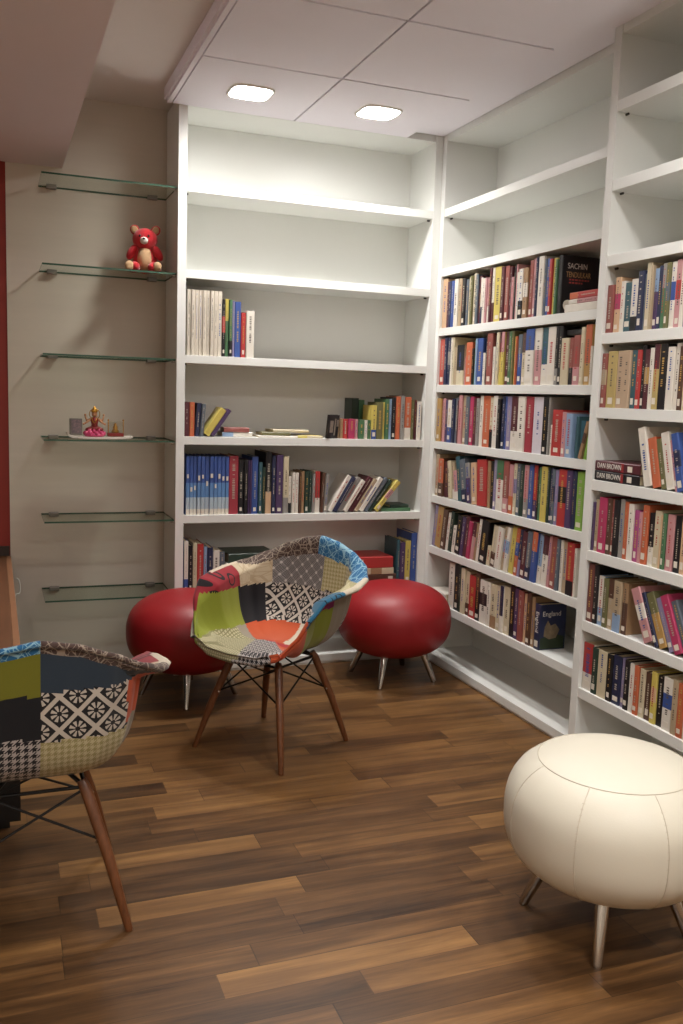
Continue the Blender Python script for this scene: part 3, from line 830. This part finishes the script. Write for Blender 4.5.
DATA = {
  'R1':'6,58,244,pe 64,25,226,mr 90,27,226,nv 118,28,226,bl 147,41,231,wh 188,31,231,be 220,21,226,tn 241,38,226,bk 280,25,218,sl 305,25,226,cr 330,24,231,ol 355,29,239,cr 384,25,231,sl 409,24,221,mr 434,17,211,nv/wh 452,23,206,wh 476,19,206,pk 495,17,206,pk/wh 513,20,249,mr 533,20,244,wh/mr 554,59,249,ye 614,30,239,mr 644,35,239,dr 680,19,231,mr 699,22,185,pk 722,14,231,bk 737,12,236,pk 749,17,200,wh 767,36,211,wh/bk 804,37,211,tn/wh 841,29,239,dr 871,22,244,pk 893,19,257,nv 913,42,249,wh 956,17,231,sl 974,21,231,bl 995,20,226,rd 1016,24,226,ye 1040,16,218,gr',
  'R2':'-15,67,230,to 53,33,235,nv 86,32,235,nv/gy 119,23,247,wh 143,26,242,cr 170,38,185,be 208,85,193,cr/bk 294,13,136,pk 308,66,203,or 374,22,173,bk 397,19,210,gr 416,15,217,lb 431,49,217,bl 481,21,148,wh 502,19,222,bk 521,49,235,dr 570,21,173,wh 592,13,222,sl 605,25,240,cr 631,20,240,ye/mr 651,25,240,ye/pk 676,34,235,mr 711,24,240,gr 735,18,240,ol 754,13,210,ye 767,14,210,or 781,34,217,sl/bl 816,33,222,cr/br 849,66,247,wh/bl 916,51,247,wh/pk 968,45,242,wh/tl 1014,57,242,wh 1072,21,242,bk/gy 1094,24,247,bk 1118,50,185,cr 1169,28,185,bk/dr 1198,43,193,pk/dr 1242,23,222,cr 1265,41,230,go/or 1307,11,148,wh',
  'R3':'10,50,220,go 61,18,215,dr 80,30,220,pk 110,32,212,pu 142,44,212,bl/wh 186,30,220,nv 217,37,225,sl 254,14,212,mr 268,39,238,pk 307,39,238,be 346,37,232,sl 384,36,232,hp 421,26,225,mr 447,29,225,gy 477,30,238,wh 507,64,245,or 572,31,232,cr/bk 604,41,238,wh 646,25,225,bk 671,30,242,nv 701,15,238,bl 716,42,242,lv 759,58,238,mr/wh 818,58,242,wh 876,59,242,rr 935,75,242,lw 1010,38,245,bk 1049,12,250,gy 1068,15,125,wh 1083,68,188,rd 1152,28,180,pk 1180,43,175,lb',
  'R4':'9,47,214,be 57,60,194,br/or 131,47,182,mr,-4 192,34,190,cr,-8 233,31,182,be/wh,-10 270,40,146,wh/pk,-12 310,42,219,tl,-12 352,53,207,sl/nv,-12 405,40,194,gy/pu,-10 446,51,199,pe,-7 497,88,219,rd,-4 585,26,219,tn,-3 612,25,219,bk 637,28,231,lv 666,60,236,wh/gr 727,46,231,dr/pk 774,35,219,or/pk 809,25,226,cr/lv 835,30,226,sl 865,29,226,dg 895,34,226,gy/pk 929,33,231,bl 963,28,231,pu/rd 992,14,219,bk 1006,21,226,gr 1028,43,236,ye 1071,15,231,dg 1086,23,231,nv 1110,21,226,sl/nv 1131,24,226,lv 1156,55,233,rd/bk 1211,37,238,pu 1249,24,238,nv 1274,47,236,lg',
  'R5':'17,38,218,lv,8 56,69,218,go,8 125,52,206,br,8 178,32,195,wh,8 210,38,206,dg,8 248,37,137,wh,8 286,55,195,bk,8 341,36,195,pu,8 378,41,206,mr,8 419,29,183,hp,8 448,34,183,mr/pk,8 483,28,183,tn,8 511,28,206,wh,8 540,66,206,bk,8 606,32,92,cr,8 638,47,195,br/cr,8 686,46,195,wh,8 733,30,206,be/lb,8 763,28,206,wh/lb,8 795,40,213,ye,7 844,30,213,or/bl,5 874,23,211,lv/nv,5 898,42,206,mr,5 940,39,213,sl/nv,5 984,38,218,bl/or,4 1023,29,213,wh/lb,4 1056,41,213,wh/mr,3 1098,21,218,pk,3 1119,40,218,dr,3 1163,21,213,sl,2 1193,19,213,wh 1212,32,213,be 1244,47,213,rd/bk 1292,16,195,wh',
  'R6':'254,58,242,wh 313,51,235,bk 365,22,235,dg 388,39,225,cr 428,39,218,cr/br 467,64,206,rd 531,42,230,br/bk 573,67,206,wh/bk 641,30,206,wh 671,49,206,cr/tn 720,38,206,cr 759,28,213,wh/nv 787,46,218,cr 834,40,230,bk 874,34,230,pu 908,40,225,dr 949,26,218,pe 975,34,230,br 1009,25,218,tn',
  'S4':'1479,38,168,dr 1518,32,192,pe/hp 1550,23,176,wh 1574,41,168,tl 1616,38,176,wh/bk 1654,32,199,nv 1686,7,187,sl 1694,26,222,cr 1721,12,211,be 1733,21,199,lb/pu 1754,20,206,nv 1775,20,211,gy/gr 1795,22,211,ol/sl 1818,22,211,wh/bl 1840,32,215,pk/rd 1873,20,211,wh 1893,21,206,bl',
  'S5':'1446,34,193,dr/be 1481,60,200,ag 1541,44,200,pb 1585,46,200,pb 1632,31,200,tl 1663,27,200,rd 1690,23,216,bk 1714,27,200,mr/go 1741,25,204,wh 1767,31,227,ag/mr 1798,35,227,bk 1834,34,204,wh 1868,21,227,wh 1889,24,204,br 1914,23,193,cr',
  'S6':'1767,39,202,wh,-15 1806,41,169,or,-15 1848,26,169,ol,-15 1874,39,191,wh,-15 1913,15,169,pk,-15 1928,34,191,bl/nv,-15 1962,24,191,wh,-15',
  'S7':'1455,17,179,pu 1472,25,190,be 1498,51,202,hp 1550,29,202,br 1580,18,202,dr 1598,34,202,bk 1633,28,208,gy 1661,24,202,or 1686,31,197,wh 1718,31,179,mg 1749,18,175,pk 1767,33,202,or 1801,29,179,bk/wh 1830,32,190,cr 1863,9,179,pe 1872,18,186,gr 1891,34,186,pk 1926,30,186,bk 1956,26,190,pe',
  'S8':'1442,43,229,ch 1485,29,218,bk 1515,38,183,lb/wh 1553,31,179,ol 1584,39,183,br/be 1624,51,183,be/lb 1676,33,183,tn/br 1830,51,190,pk/wh,-27 1881,21,188,nv,-27 1902,44,190,ol/go,-27 1947,28,183,lv,-27 1976,42,197,hp,-27 2018,34,188,sl,-27',
  'S9':'1493,61,178,wh/rd 1554,32,173,dg 1587,51,173,cr 1639,32,173,bk 1671,44,178,nv 1716,22,178,lv 1738,26,178,bk 1764,25,173,wh 1790,25,173,or 1816,29,169,cr 1845,32,166,br 1878,27,178,ye/pe 1905,31,173,bk 1937,45,178,wh/bl 1983,26,182,be 2009,29,178,or 2039,29,178,wh',
  'B3':'-1279,17,301,ma -1261,17,301,ma -1243,17,301,ma -1225,18,301,ma -1207,17,301,ma -1190,18,301,ma -1171,17,301,ma -1154,18,301,ma -1135,21,301,ma -1114,16,266,bk/rd -1098,17,269,ye/gr -1080,16,266,bk/gr -1064,11,262,lv -1053,30,259,bl -1022,24,210,rd -997,40,220,wh',
  'B4':'-1288,24,161,mr -1263,25,161,or -1238,22,158,nv,4 -1215,19,154,sl,4 -497,13,99,tn -484,27,99,rd -456,36,99,hp -420,18,99,pk -401,32,96,gr -369,18,96,wh -350,18,96,gr -332,29,172,ye/bl -303,34,189,ol -268,13,189,ye -254,23,206,gr -231,14,206,lb -217,23,216,bk -193,23,220,or -169,23,226,gy -145,38,220,or/wh -107,17,206,ol -89,16,206,mr -73,24,199,wh',
  'B5':'-1277,17,281,bu -1259,17,281,bu -1242,18,281,bu -1223,18,281,bu -1205,19,281,bu -1185,22,281,bu -1163,20,281,bu -1142,17,281,bu -1125,20,281,bu -1105,19,281,bu -1085,18,281,bu -1067,47,284,rr -1019,26,264,bk -992,20,264,bk -971,8,264,pu -963,10,264,pu -952,32,281,bl -919,18,254,tl -901,17,230,dg -883,32,304,bk/pe -851,21,287,nv -830,36,291,pu -793,29,284,cr/gy -764,17,186,bk/wh -746,15,203,wh -731,21,203,wh -709,12,203,br -697,18,210,tn -679,21,210,dg -657,18,210,dg -638,15,196,gy -623,27,210,wh/rd -595,17,203,br,3 -577,21,196,gy,3 -556,26,210,wh,30 -529,23,203,nv,30 -506,28,203,gy,31 -477,28,186,wh,32 -448,33,203,mr,32 -414,24,196,be,33 -390,29,203,wh,33 -360,24,203,sl,34 -336,24,196,dg,36 -311,34,196,ye/pk,40',
  'B6':'-1283,21,259,bl/wh -1261,21,235,bk -1240,21,248,cr -1218,32,241,rd -1186,18,228,lb -1168,27,224,nv -1140,33,207,wh -1106,25,200,sl -156,17,235,tl -139,29,221,pu -109,32,228,ye -76,47,269,bl',
}
UNIT = {'R': ('corner', HR), 'S': ('near', HS), 'B': ('back', HB)}
SHELF = {'R1': 1.733, 'R2': 1.448, 'R3': 1.16, 'R4': .879, 'R5': .612, 'R6': .332, 'S4': 1.629, 'S5': 1.364, 'S6': 1.101, 'S7': .839, 'S8': .572, 'S9': .312, 'B3': 1.542, 'B4': 1.161, 'B5': .785, 'B6': .40}
ROW = {'R1': 'top row of corner bookcase', 'R2': 'second row of corner bookcase', 'R3': 'third row of corner bookcase', 'R4': 'fourth row of corner bookcase', 'R5': 'fifth row of corner bookcase', 'R6': 'bottom row of corner bookcase',
       'S4': 'top row of right-edge bookcase', 'S5': 'second row of right-edge bookcase', 'S6': 'third row of right-edge bookcase', 'S7': 'fourth row of right-edge bookcase', 'S8': 'fifth row of right-edge bookcase', 'S9': 'bottom row of right-edge bookcase',
       'B3': 'top row of back bookcase', 'B4': 'second row of back bookcase', 'B5': 'third row of back bookcase', 'B6': 'bottom row of back bookcase'}
def nth(n):
    return 'leftmost' if n == 1 else '%d%s from left' % (n, 'th' if 10 <= n % 100 <= 20 else {1: 'st', 2: 'nd', 3: 'rd'}.get(n % 10, 'th'))

CAMP = Vector((-2.12844, -4.24953, 1.37407))
CR = Vector((0.93358137, -0.35685046, 0.03291778)); CU = Vector((0.01490803, 0.13044867, 0.99134298)); CF = Vector((0.35805528, 0.92500859, -0.12710439))
FPX = 903.19
def px(p):
    d = Vector(p)-CAMP; z = d.dot(CF); return 341.5+FPX*d.dot(CR)/z, 512-FPX*d.dot(CU)/z

def place(key, s, z):
    """world point and turn for a spot s metres along a row (from its left end)"""
    k = key[0]
    if k == 'R': return Vector((.007, -s, z)), -PI/2
    if k == 'S': return Vector((XN+.007, -s, z)), -PI/2
    return Vector((s, .010, z)), 0

entries = []
for key, txt in DATA.items():
    rows = []
    for it in txt.split():
        f = it.split(',')
        rows.append([float(f[0])/1000, float(f[1])/1000, float(f[2])/1000, f[3], float(f[4]) if len(f) > 4 else 0])
    # keep the row inside its bay
    if key[0] != 'B':
        a = .0425 if key[0] == 'R' else 1.4965
        if rows[0][0] < a:
            s0 = rows[0][0]; e = s0+.35; k = (e-a)/(e-s0)
            for q in rows:
                if q[0] < e:
                    n0 = a+(q[0]-s0)*k; n1 = a+(min(q[0]+q[1], e)-s0)*k+max(0, q[0]+q[1]-e); q[0], q[1] = n0, n1-n0
    else:
        if rows[0][0] < -1.288:
            pass
        rows[0][0] = max(rows[0][0], -1.2885)
        last = rows[-1]
        if last[0]+last[1] > -.042: last[1] = -.042-last[0]
    top = [h for h in UNIT[key[0]][1] if h > SHELF[key]+.05]
    lim = min(top)-TH-SHELF[key]-.0118
    for q in rows: q[2] = min(q[2], lim)
    rows.sort(key=lambda q: q[0])
    for p, q in zip(rows, rows[1:]):
        p[1] = min(p[1], q[0]-p[0])
        need = min(p[2], q[2])*(math.tan(math.radians(p[4]))-math.tan(math.radians(q[4])))+.0012
        if p[4] > q[4] and q[0]-p[0]-p[1] < need:
            d = need-(q[0]-p[0]-p[1])
            e = min(d, max(0, q[1]-.010)); q[0] += e; q[1] -= e; p[1] -= d-e
    for n, q in enumerate(rows): entries.append((key, n+1, q))

def area(key, q):
    p, _ = place(key, q[0], SHELF[key]); p2, _ = place(key, q[0]+q[1], SHELF[key])
    a, b = px(p), px(p2); c = px(p+Vector((0, 0, q[2])))
    if a[0] > 683: return 0
    return abs(min(b[0], 683)-a[0])*abs(c[1]-a[1])
LYING = 30            # lying and face-out books built further down
rank = sorted(entries, key=lambda e: -area(e[0], e[2]))
single = {(e[0], e[1]) for e in rank[:298-LYING]}
stuff = bmesh.new(); stuff_m = []
def merge_into(dst, src, mats, M):
    src.transform(M); me = bpy.data.meshes.new('tmp'); 
    idx = []
    for m in mats:
        if m not in stuff_m: stuff_m.append(m)
        idx.append(stuff_m.index(m))
    for f in src.faces: f.material_index = idx[f.material_index]
    src.to_mesh(me); src.free(); dst.from_mesh(me); bpy.data.meshes.remove(me)
MIRR = set()
for key, n, (s, w, h, col, tilt) in entries:
    rng = random.Random(hash((key, n)) % 100000 if False else (ord(key[0])*1000+int(key[1])*100+n)*7919)
    gapw = .0007
    tr = math.radians(tilt); thick = max(.006, (w-gapw)*math.cos(tr))
    d = min(.22, max(.12, h*rng.uniform(.66, .74)))
    if key[0] == 'B': d = min(d, .21)
    z = SHELF[key]+.0006
    inset = rng.uniform(0, .010)
    bm, mats = book_bm(thick, h, d, col, rng, plainspine=col in ('bu',))
    pg = pages_bm(thick, h, d)
    # pivot for a leaning book is its lower corner on the lean side
    P, rz = place(key, s+gapw/2, z)
    M = Matrix.Translation(P) @ Matrix.Rotation(rz, 4, 'Z') @ Matrix.Translation((0, inset, 0))
    if tilt > 0: M = M @ Matrix.Translation((w-gapw, 0, 0)) @ Matrix.Rotation(tr, 4, 'Y') @ Matrix.Translation((-thick, 0, 0))
    elif tilt < 0: M = M @ Matrix.Rotation(tr, 4, 'Y')
    if (key, n) not in single:
        if area(key, (s, w, h, col, tilt)) <= 0: bm.free(); pg.free(); continue
        merge_into(stuff, bm, mats, M); merge_into(stuff, pg, [pagem], M); continue
    o = obj('book', bm, mats); o.matrix_world = M
    c = col.split('/')
    words = COL[c[0]][1]+(' and '+COL[c[1]][1] if len(c) > 1 else '')
    lab = words+(' leaning' if abs(tilt) > 5 else '')+' book, '+nth(n)+(' standing' if False else '')+' in '+ROW[key]
    tag(o, lab, 'book', 'books in the '+ROW[key])
    link('page_block', (lambda b: (lambda me: (b.to_mesh(me), b.free(), me.materials.append(pagem), me)[3])(bpy.data.meshes.new('page_block')))(pg), o)
    if col == 'bu' or (thick > .011 and col != 'ma' and (key[0] != 'B' or rng.random() < .6) and rng.random() < .7):
        fw = thick*rng.uniform(.42, .62); hh = rng.uniform(.015, .024) if h > .15 else .013
        zb = h*rng.uniform(.40, .66) if col == 'bu' else .012+rng.uniform(0, .006)
        sb = bx(thick/2-fw/2, thick/2+fw/2, -.0009, .0002, zb, zb+hh)
        obj('spine_label', sb, stickm, o)
if stuff.faces:
    tag(obj('small_books', stuff, stuff_m), 'the thinnest and farthest books filling the gaps in the bookcase rows', 'books', None, 'stuff')

# ---- face-out, lying and boxed books
def bookat(name, label, group, w, h, d, col, M, seed=1, marks=True, label_at=None):
    rng = random.Random(seed)
    bm, mats = book_bm(w, h, d, col, rng, marks=marks)
    o = obj('book', bm, mats); o.matrix_world = M; tag(o, label, 'book', group)
    obj('page_block', pages_bm(w, h, d), pagem, o)
    if label_at is not None: obj('spine_label', bx(w*.2, w*.8, -.0009, .0002, label_at, label_at+.026), stickm, o)
    return o
def lettering(par, txt, size, m, M, squeeze=1.0, name='lettering'):
    o = obj(name, text_bm(txt, size, .0004, squeeze=squeeze), m, par); o.matrix_local = M; return o
RX = Matrix.Rotation
def standM(key, s, inset=0):
    P, rz = place(key, s, SHELF[key]+.0006); return Matrix.Translation(P) @ RX(rz, 4, 'Z') @ Matrix.Translation((0, inset, 0))
# lying book: spine faces the room, its height runs along the shelf (+X local), thickness up
def lieM(key, s, dz, inset=0, yaw=0):
    P, rz = place(key, s, SHELF[key]+.0006+dz)
    return Matrix.Translation(P) @ RX(rz+yaw, 4, 'Z') @ Matrix.Translation((0, inset, 0)) @ Matrix(((0, 0, 1, 0), (0, 1, 0, 0), (-1, 0, 0, 0), (0, 0, 0, 1))) @ Matrix.Translation((0, 0, 0))
# note: in lieM local x (thickness) points down, so shift by thickness
def lie(name, label, group, key, s, dz, length, thick, depth, col, seed, yaw=0, inset=0, marks=True, label_at=None):
    M = lieM(key, s, dz+thick, inset, yaw)
    return bookat(name, label, group, thick, length, depth, col, M, seed, marks, label_at)
# cover face of a standing row-end book looks along +X local; text frame on it
def coverM(w, x, z, tilt=0):
    # text local x -> book +Y ; text up -> +Z ; normal -> +X
    return Matrix(((0, 0, 1, w+.0003), (1, 0, 0, x), (0, 1, 0, z), (0, 0, 0, 1)))
def spineM(w, z):
    # text reads down the spine: text x -> -Z, text up -> +X, normal -> -Y
    return Matrix(((0, 1, 0, w/2), (0, 0, -1, -.0004), (-1, 0, 0, z), (0, 0, 0, 1)))
silver = mat('silver_lettering', '#cfcac2', .4); goldl = mat('bronze_lettering', '#a58458', .4); redl2 = mat('small_red_lettering', '#9a3d38', .5)
G1 = 'books in the '+ROW['R1']
b = bookat('book', 'black book with its lettered front cover showing, top row of corner bookcase', G1, .026, .232, .185, 'bk', standM('R1', 1.061, .004), 5, False, None)
lettering(b, 'SACHIN', .031, silver, coverM(.026, .072, .190), .85, 'cover_lettering')
lettering(b, 'TENDULKAR', .031, goldl, coverM(.026, .078, .156), .66, 'cover_lettering')
bm = bmesh.new()
for i, z in enumerate((.134, .122)):
    y = .035
    while y < (.13, .10)[i]:
        l = random.uniform(.006, .014); 
        vs = [bm.verts.new(q) for q in ((.0263, y, z), (.0263, y+l, z), (.0263, y+l, z+.006), (.0263, y, z+.006))]; bm.faces.new(vs); y += l+.004
obj('cover_lettering', bm, redl2, b)
bm = bmesh.new(); ball(bm, (.0264, .034, .035), (.0008, .022, .022), 3); obj('cover_emblem', bm, stickm, b, smooth=True)
lie('book', 'white book lying under the orange one, right end of corner bookcase top row', G1, 'R1', 1.125, 0, .215, .030, .15, 'wh', 21, marks=False)
lie('book', 'second white book lying under the orange one, middle of that small pile', G1, 'R1', 1.150, .0304, .20, .018, .15, 'wh/pk', 22, marks=True)
lie('book', 'orange and red book lying on top of two white ones, top row', G1, 'R1', 1.155, .0488, .19, .026, .14, 'or/rd', 23, yaw=.0)
G2 = 'books in the '+ROW['R2']
lie('book', 'black book lying flat across the tops of upright books, second corner row', G2, 'R2', 1.1215, .1965, .118, .022, .14, 'bk', 24, marks=False, inset=.02)
G3 = 'books in the '+ROW['R3']
b = bookat('book', 'teal book with its picture cover showing, near the end of corner bookcase third row', G3, .018, .165, .12, 'tl', standM('R3', 1.246, .004), 7, False)
bm = bmesh.new(); 
for f in [bm.faces.new([bm.verts.new(q) for q in ((.0184, .012, .06), (.0184, .11, .06), (.0184, .11, .15), (.0184, .012, .15))])]: pass
obj('cover_picture', bm, mat('blue_cover_print', '#4f7f96', .45, vary=.5, vscale=35), b)
for (sx, th, hh, ti, cc, lb) in ((1.270, .020, .150, 16, 'tn/br', 'tan and brown book leaning right, end of corner bookcase third row'), (1.306, .018, .098, 13, 'lg', 'short lime green book leaning right, end of corner bookcase third row')):
    bookat('book', lb, G3, th, hh, .11, cc, standM('R3', sx, .002) @ Matrix.Translation((th, 0, 0)) @ RX(math.radians(ti), 4, 'Y') @ Matrix.Translation((-th, 0, 0)), 60, False)
G6 = 'books in the '+ROW['R6']
lie('book', 'cream book lying under a white one, left end of corner bottom row', G6, 'R6', .055, 0, .19, .034, .14, 'cr', 25, marks=False)
lie('book', 'white book lying on a cream one, left end of corner bottom row', G6, 'R6', .060, .0344, .18, .024, .14, 'wh', 26, marks=False)
b = bookat('book', 'dark blue guidebook with lettered front cover and castle picture, corner bottom row', G6, .040, .196, .130, 'nv', standM('R6', 1.040, .006), 8, False, .012)
lettering(b, 'England', .030, silver, coverM(.040, .058, .155), 1.0, 'cover_lettering')
lettering(b, 'England', .030, silver, spineM(.040, .118), 1.0, 'spine_lettering')
bm = bmesh.new()
pts = [(.022, .060), (.050, .045), (.084, .050), (.100, .085), (.078, .112), (.055, .104), (.040, .128), (.026, .100)]
bm.faces.new([bm.verts.new((.0404, y, z)) for y, z in pts]); obj('cover_picture', bm, mat('castle_print', '#7c6c55', .5, vary=.6, vscale=45), b)
bm = bmesh.new(); bm.faces.new([bm.verts.new((.0402, y, z)) for y, z in ((.006, .004), (.124, .004), (.124, .055), (.075, .068), (.006, .05))]); obj('cover_picture', bm, mat('grass_print', '#26331f', .5, vary=.4, vscale=40), b)
GS6 = 'books in the '+ROW['S6']
for i, (dz, c, w2, lb) in enumerate(((0, 'bk', 'black', 'lower'), (.0362, 'mr', 'maroon', 'upper'))):
    th = .0355
    o = lie('book', '%s thick paperback lying on its side, %s of the pale-lettered pair, right-edge bookcase' % (w2, lb), GS6, 'S6', 1.500, dz, .245, th, .165, c, 30+i, marks=False)
    # text runs along the length of the spine: text x -> +Z local, up -> -X local
    lettering(o, 'DAN BROWN', .027, silver, Matrix(((0, -1, 0, th/2), (0, 0, -1, -.0004), (1, 0, 0, .080), (0, 0, 0, 1))), .80, 'spine_lettering')
    obj('spine_label', bx(th*.25, th*.8, -.0009, .0002, .182, .206), stickm, o)
    obj('spine_band', bx(.002, th-.002, -.0006, .0002, .146, .160), mat('red_print', '#8c2a2c', .5), o)
# back bookcase second row: leaning pair, lying piles, photo book, tall row behind
G4 = 'books in the '+ROW['B4']
def leanM(x, ang, key='B4', inset=0, yaw=0):
    P, rz = place(key, x, SHELF[key]+.0006); return Matrix.Translation(P) @ RX(yaw, 4, 'Z') @ Matrix.Translation((0, inset, 0)) @ RX(math.radians(ang), 4, 'Y')
bookat('book', 'thick yellow book leaning right, left part of back bookcase second row', G4, .030, .150, .12, 'ye', leanM(-1.170, 34) @ Matrix.Translation((-.030, 0, 0)), 41, False)
bookat('book', 'purple book leaning right under the yellow one, back bookcase second row', G4, .019, .150, .12, 'pu', leanM(-1.146, 34) @ Matrix.Translation((-.019, 0, 0)), 42, False)
lie('book', 'pale blue book lying under a red one, back bookcase second row', G4, 'B4', -1.098, 0, .150, .022, .12, 'lb/wh', 43, marks=False, inset=.03)
lie('book', 'dull red book lying on a pale blue one, back bookcase second row', G4, 'B4', -1.092, .0224, .125, .022, .11, 'dr', 44, marks=False, inset=.03, yaw=-.04)
lie('book', 'thin white book lying flat at the middle of back bookcase second row', G4, 'B4', -.925, 0, .20, .009, .15, 'wh', 45, marks=False)
lie('book', 'wide pale yellow book lying flat in back bookcase second row', G4, 'B4', -.722, 0, .130, .012, .16, 'ye/cr', 46, marks=False)
lie('book', 'olive book lying at the left of a low pile, second row', G4, 'B4', -.905, .0094, .145, .016, .13, 'ol', 47, marks=False, inset=.01)
lie('book', 'cream book lying on top of the low pile, back bookcase second row', G4, 'B4', -.845, .0258, .19, .013, .13, 'cr', 48, marks=False, inset=.02, yaw=.05)
b = bookat('book', 'black book showing a grey picture cover, left of small bright books, second row', G4, .016, .118, .076, 'bk', leanM(-.583, 6, yaw=-math.radians(63), inset=.0) @ Matrix.Translation((0, 0, .002)), 49, False)
bm = bmesh.new()
for y0, y1, z0, z1 in ((.012, .036, .030, .090), (.044, .054, .016, .10), (.060, .075, .06, .095)):
    bm.faces.new([bm.verts.new((.0164, y, z)) for y, z in ((y0, z0), (y1, z0), (y1, z1), (y0, z1))])
obj('cover_picture', bm, mat('grey_print', '#8d8378', .5, vary=.5, vscale=60), b)
for i, (x, w, h, c, nm) in enumerate(((-.375, .038, .205, 'dg', 'dark green'), (-.334, .030, .197, 'gr', 'green'))):
    bookat('book', 'tall %s book standing behind the small bright row, back bookcase second row' % nm, G4, w, h, .11, c, standM('B4', x, .168), 50+i, False)
G5 = 'books in the '+ROW['B5']
lie('book', 'green book lying flat at the right end of back bookcase third row', G5, 'B5', -.252, 0, .165, .018, .13, 'gr', 52, marks=False, inset=.012)
lie('book', 'dark green book lying on a green one, third row right end', G5, 'B5', -.200, .0184, .105, .016, .12, 'dg', 53, marks=False, inset=.02)
GB6 = 'books in the '+ROW['B6']
lie('book', 'grey book at the foot of a lying pile, back bookcase bottom row', GB6, 'B6', -1.075, 0, .24, .065, .19, 'gy', 54, marks=False)
lie('book', 'white book lying below the dark green one, back bookcase bottom row', GB6, 'B6', -1.075, .0654, .23, .075, .19, 'wh', 55, marks=False)
lie('book', 'dark green book lying on top of a pile behind the patchwork chair', GB6, 'B6', -1.062, .1408, .245, .046, .20, 'dg', 56, marks=False, yaw=.03, inset=.01)
lie('book', 'brown book at the foot of the pile beneath the thick red book', GB6, 'B6', -.385, 0, .225, .055, .19, 'br', 57, marks=False, label_at=.18)
lie('book', 'cream and tan book between a brown book and the thick red book', GB6, 'B6', -.400, .0554, .225, .034, .20, 'cr/tn', 58, marks=False)
lie('book', 'thick red book lying on a pile right of the patchwork chair', GB6, 'B6', -.435, .0898, .255, .058, .21, 'rd', 59, marks=False, label_at=.06)

# ------------------------------------------------------------------ camera, world, colour
cd = bpy.data.cameras.new('camera'); cam = bpy.data.objects.new('camera', cd); C.objects.link(cam)
cd.sensor_fit = 'HORIZONTAL'; cd.sensor_width = 36; cd.lens = FPX/683*36; cd.clip_start = .05
M = Matrix((( CR.x, CU.x, -CF.x, CAMP.x), (CR.y, CU.y, -CF.y, CAMP.y), (CR.z, CU.z, -CF.z, CAMP.z), (0, 0, 0, 1)))
cam.matrix_world = M
sc = bpy.context.scene; sc.camera = cam
w = bpy.data.worlds.new('room_air'); sc.world = w; w.use_nodes = True
w.node_tree.nodes['Background'].inputs[0].default_value = (1, .95, .9, 1); w.node_tree.nodes['Background'].inputs[1].default_value = .02
vs = sc.view_settings; vs.view_transform = 'Standard'; vs.look = 'None'; vs.gamma = 1; vs.use_curve_mapping = False; vs.exposure = 0.12
sc.display_settings.display_device = 'sRGB'
sc.cycles.max_bounces = 10; sc.cycles.diffuse_bounces = 6; sc.cycles.transparent_max_bounces = 16
sc.cycles.caustics_reflective = False; sc.cycles.caustics_refractive = False
sc.cycles.use_denoising = True
sc.cycles.sample_clamp_indirect = 6
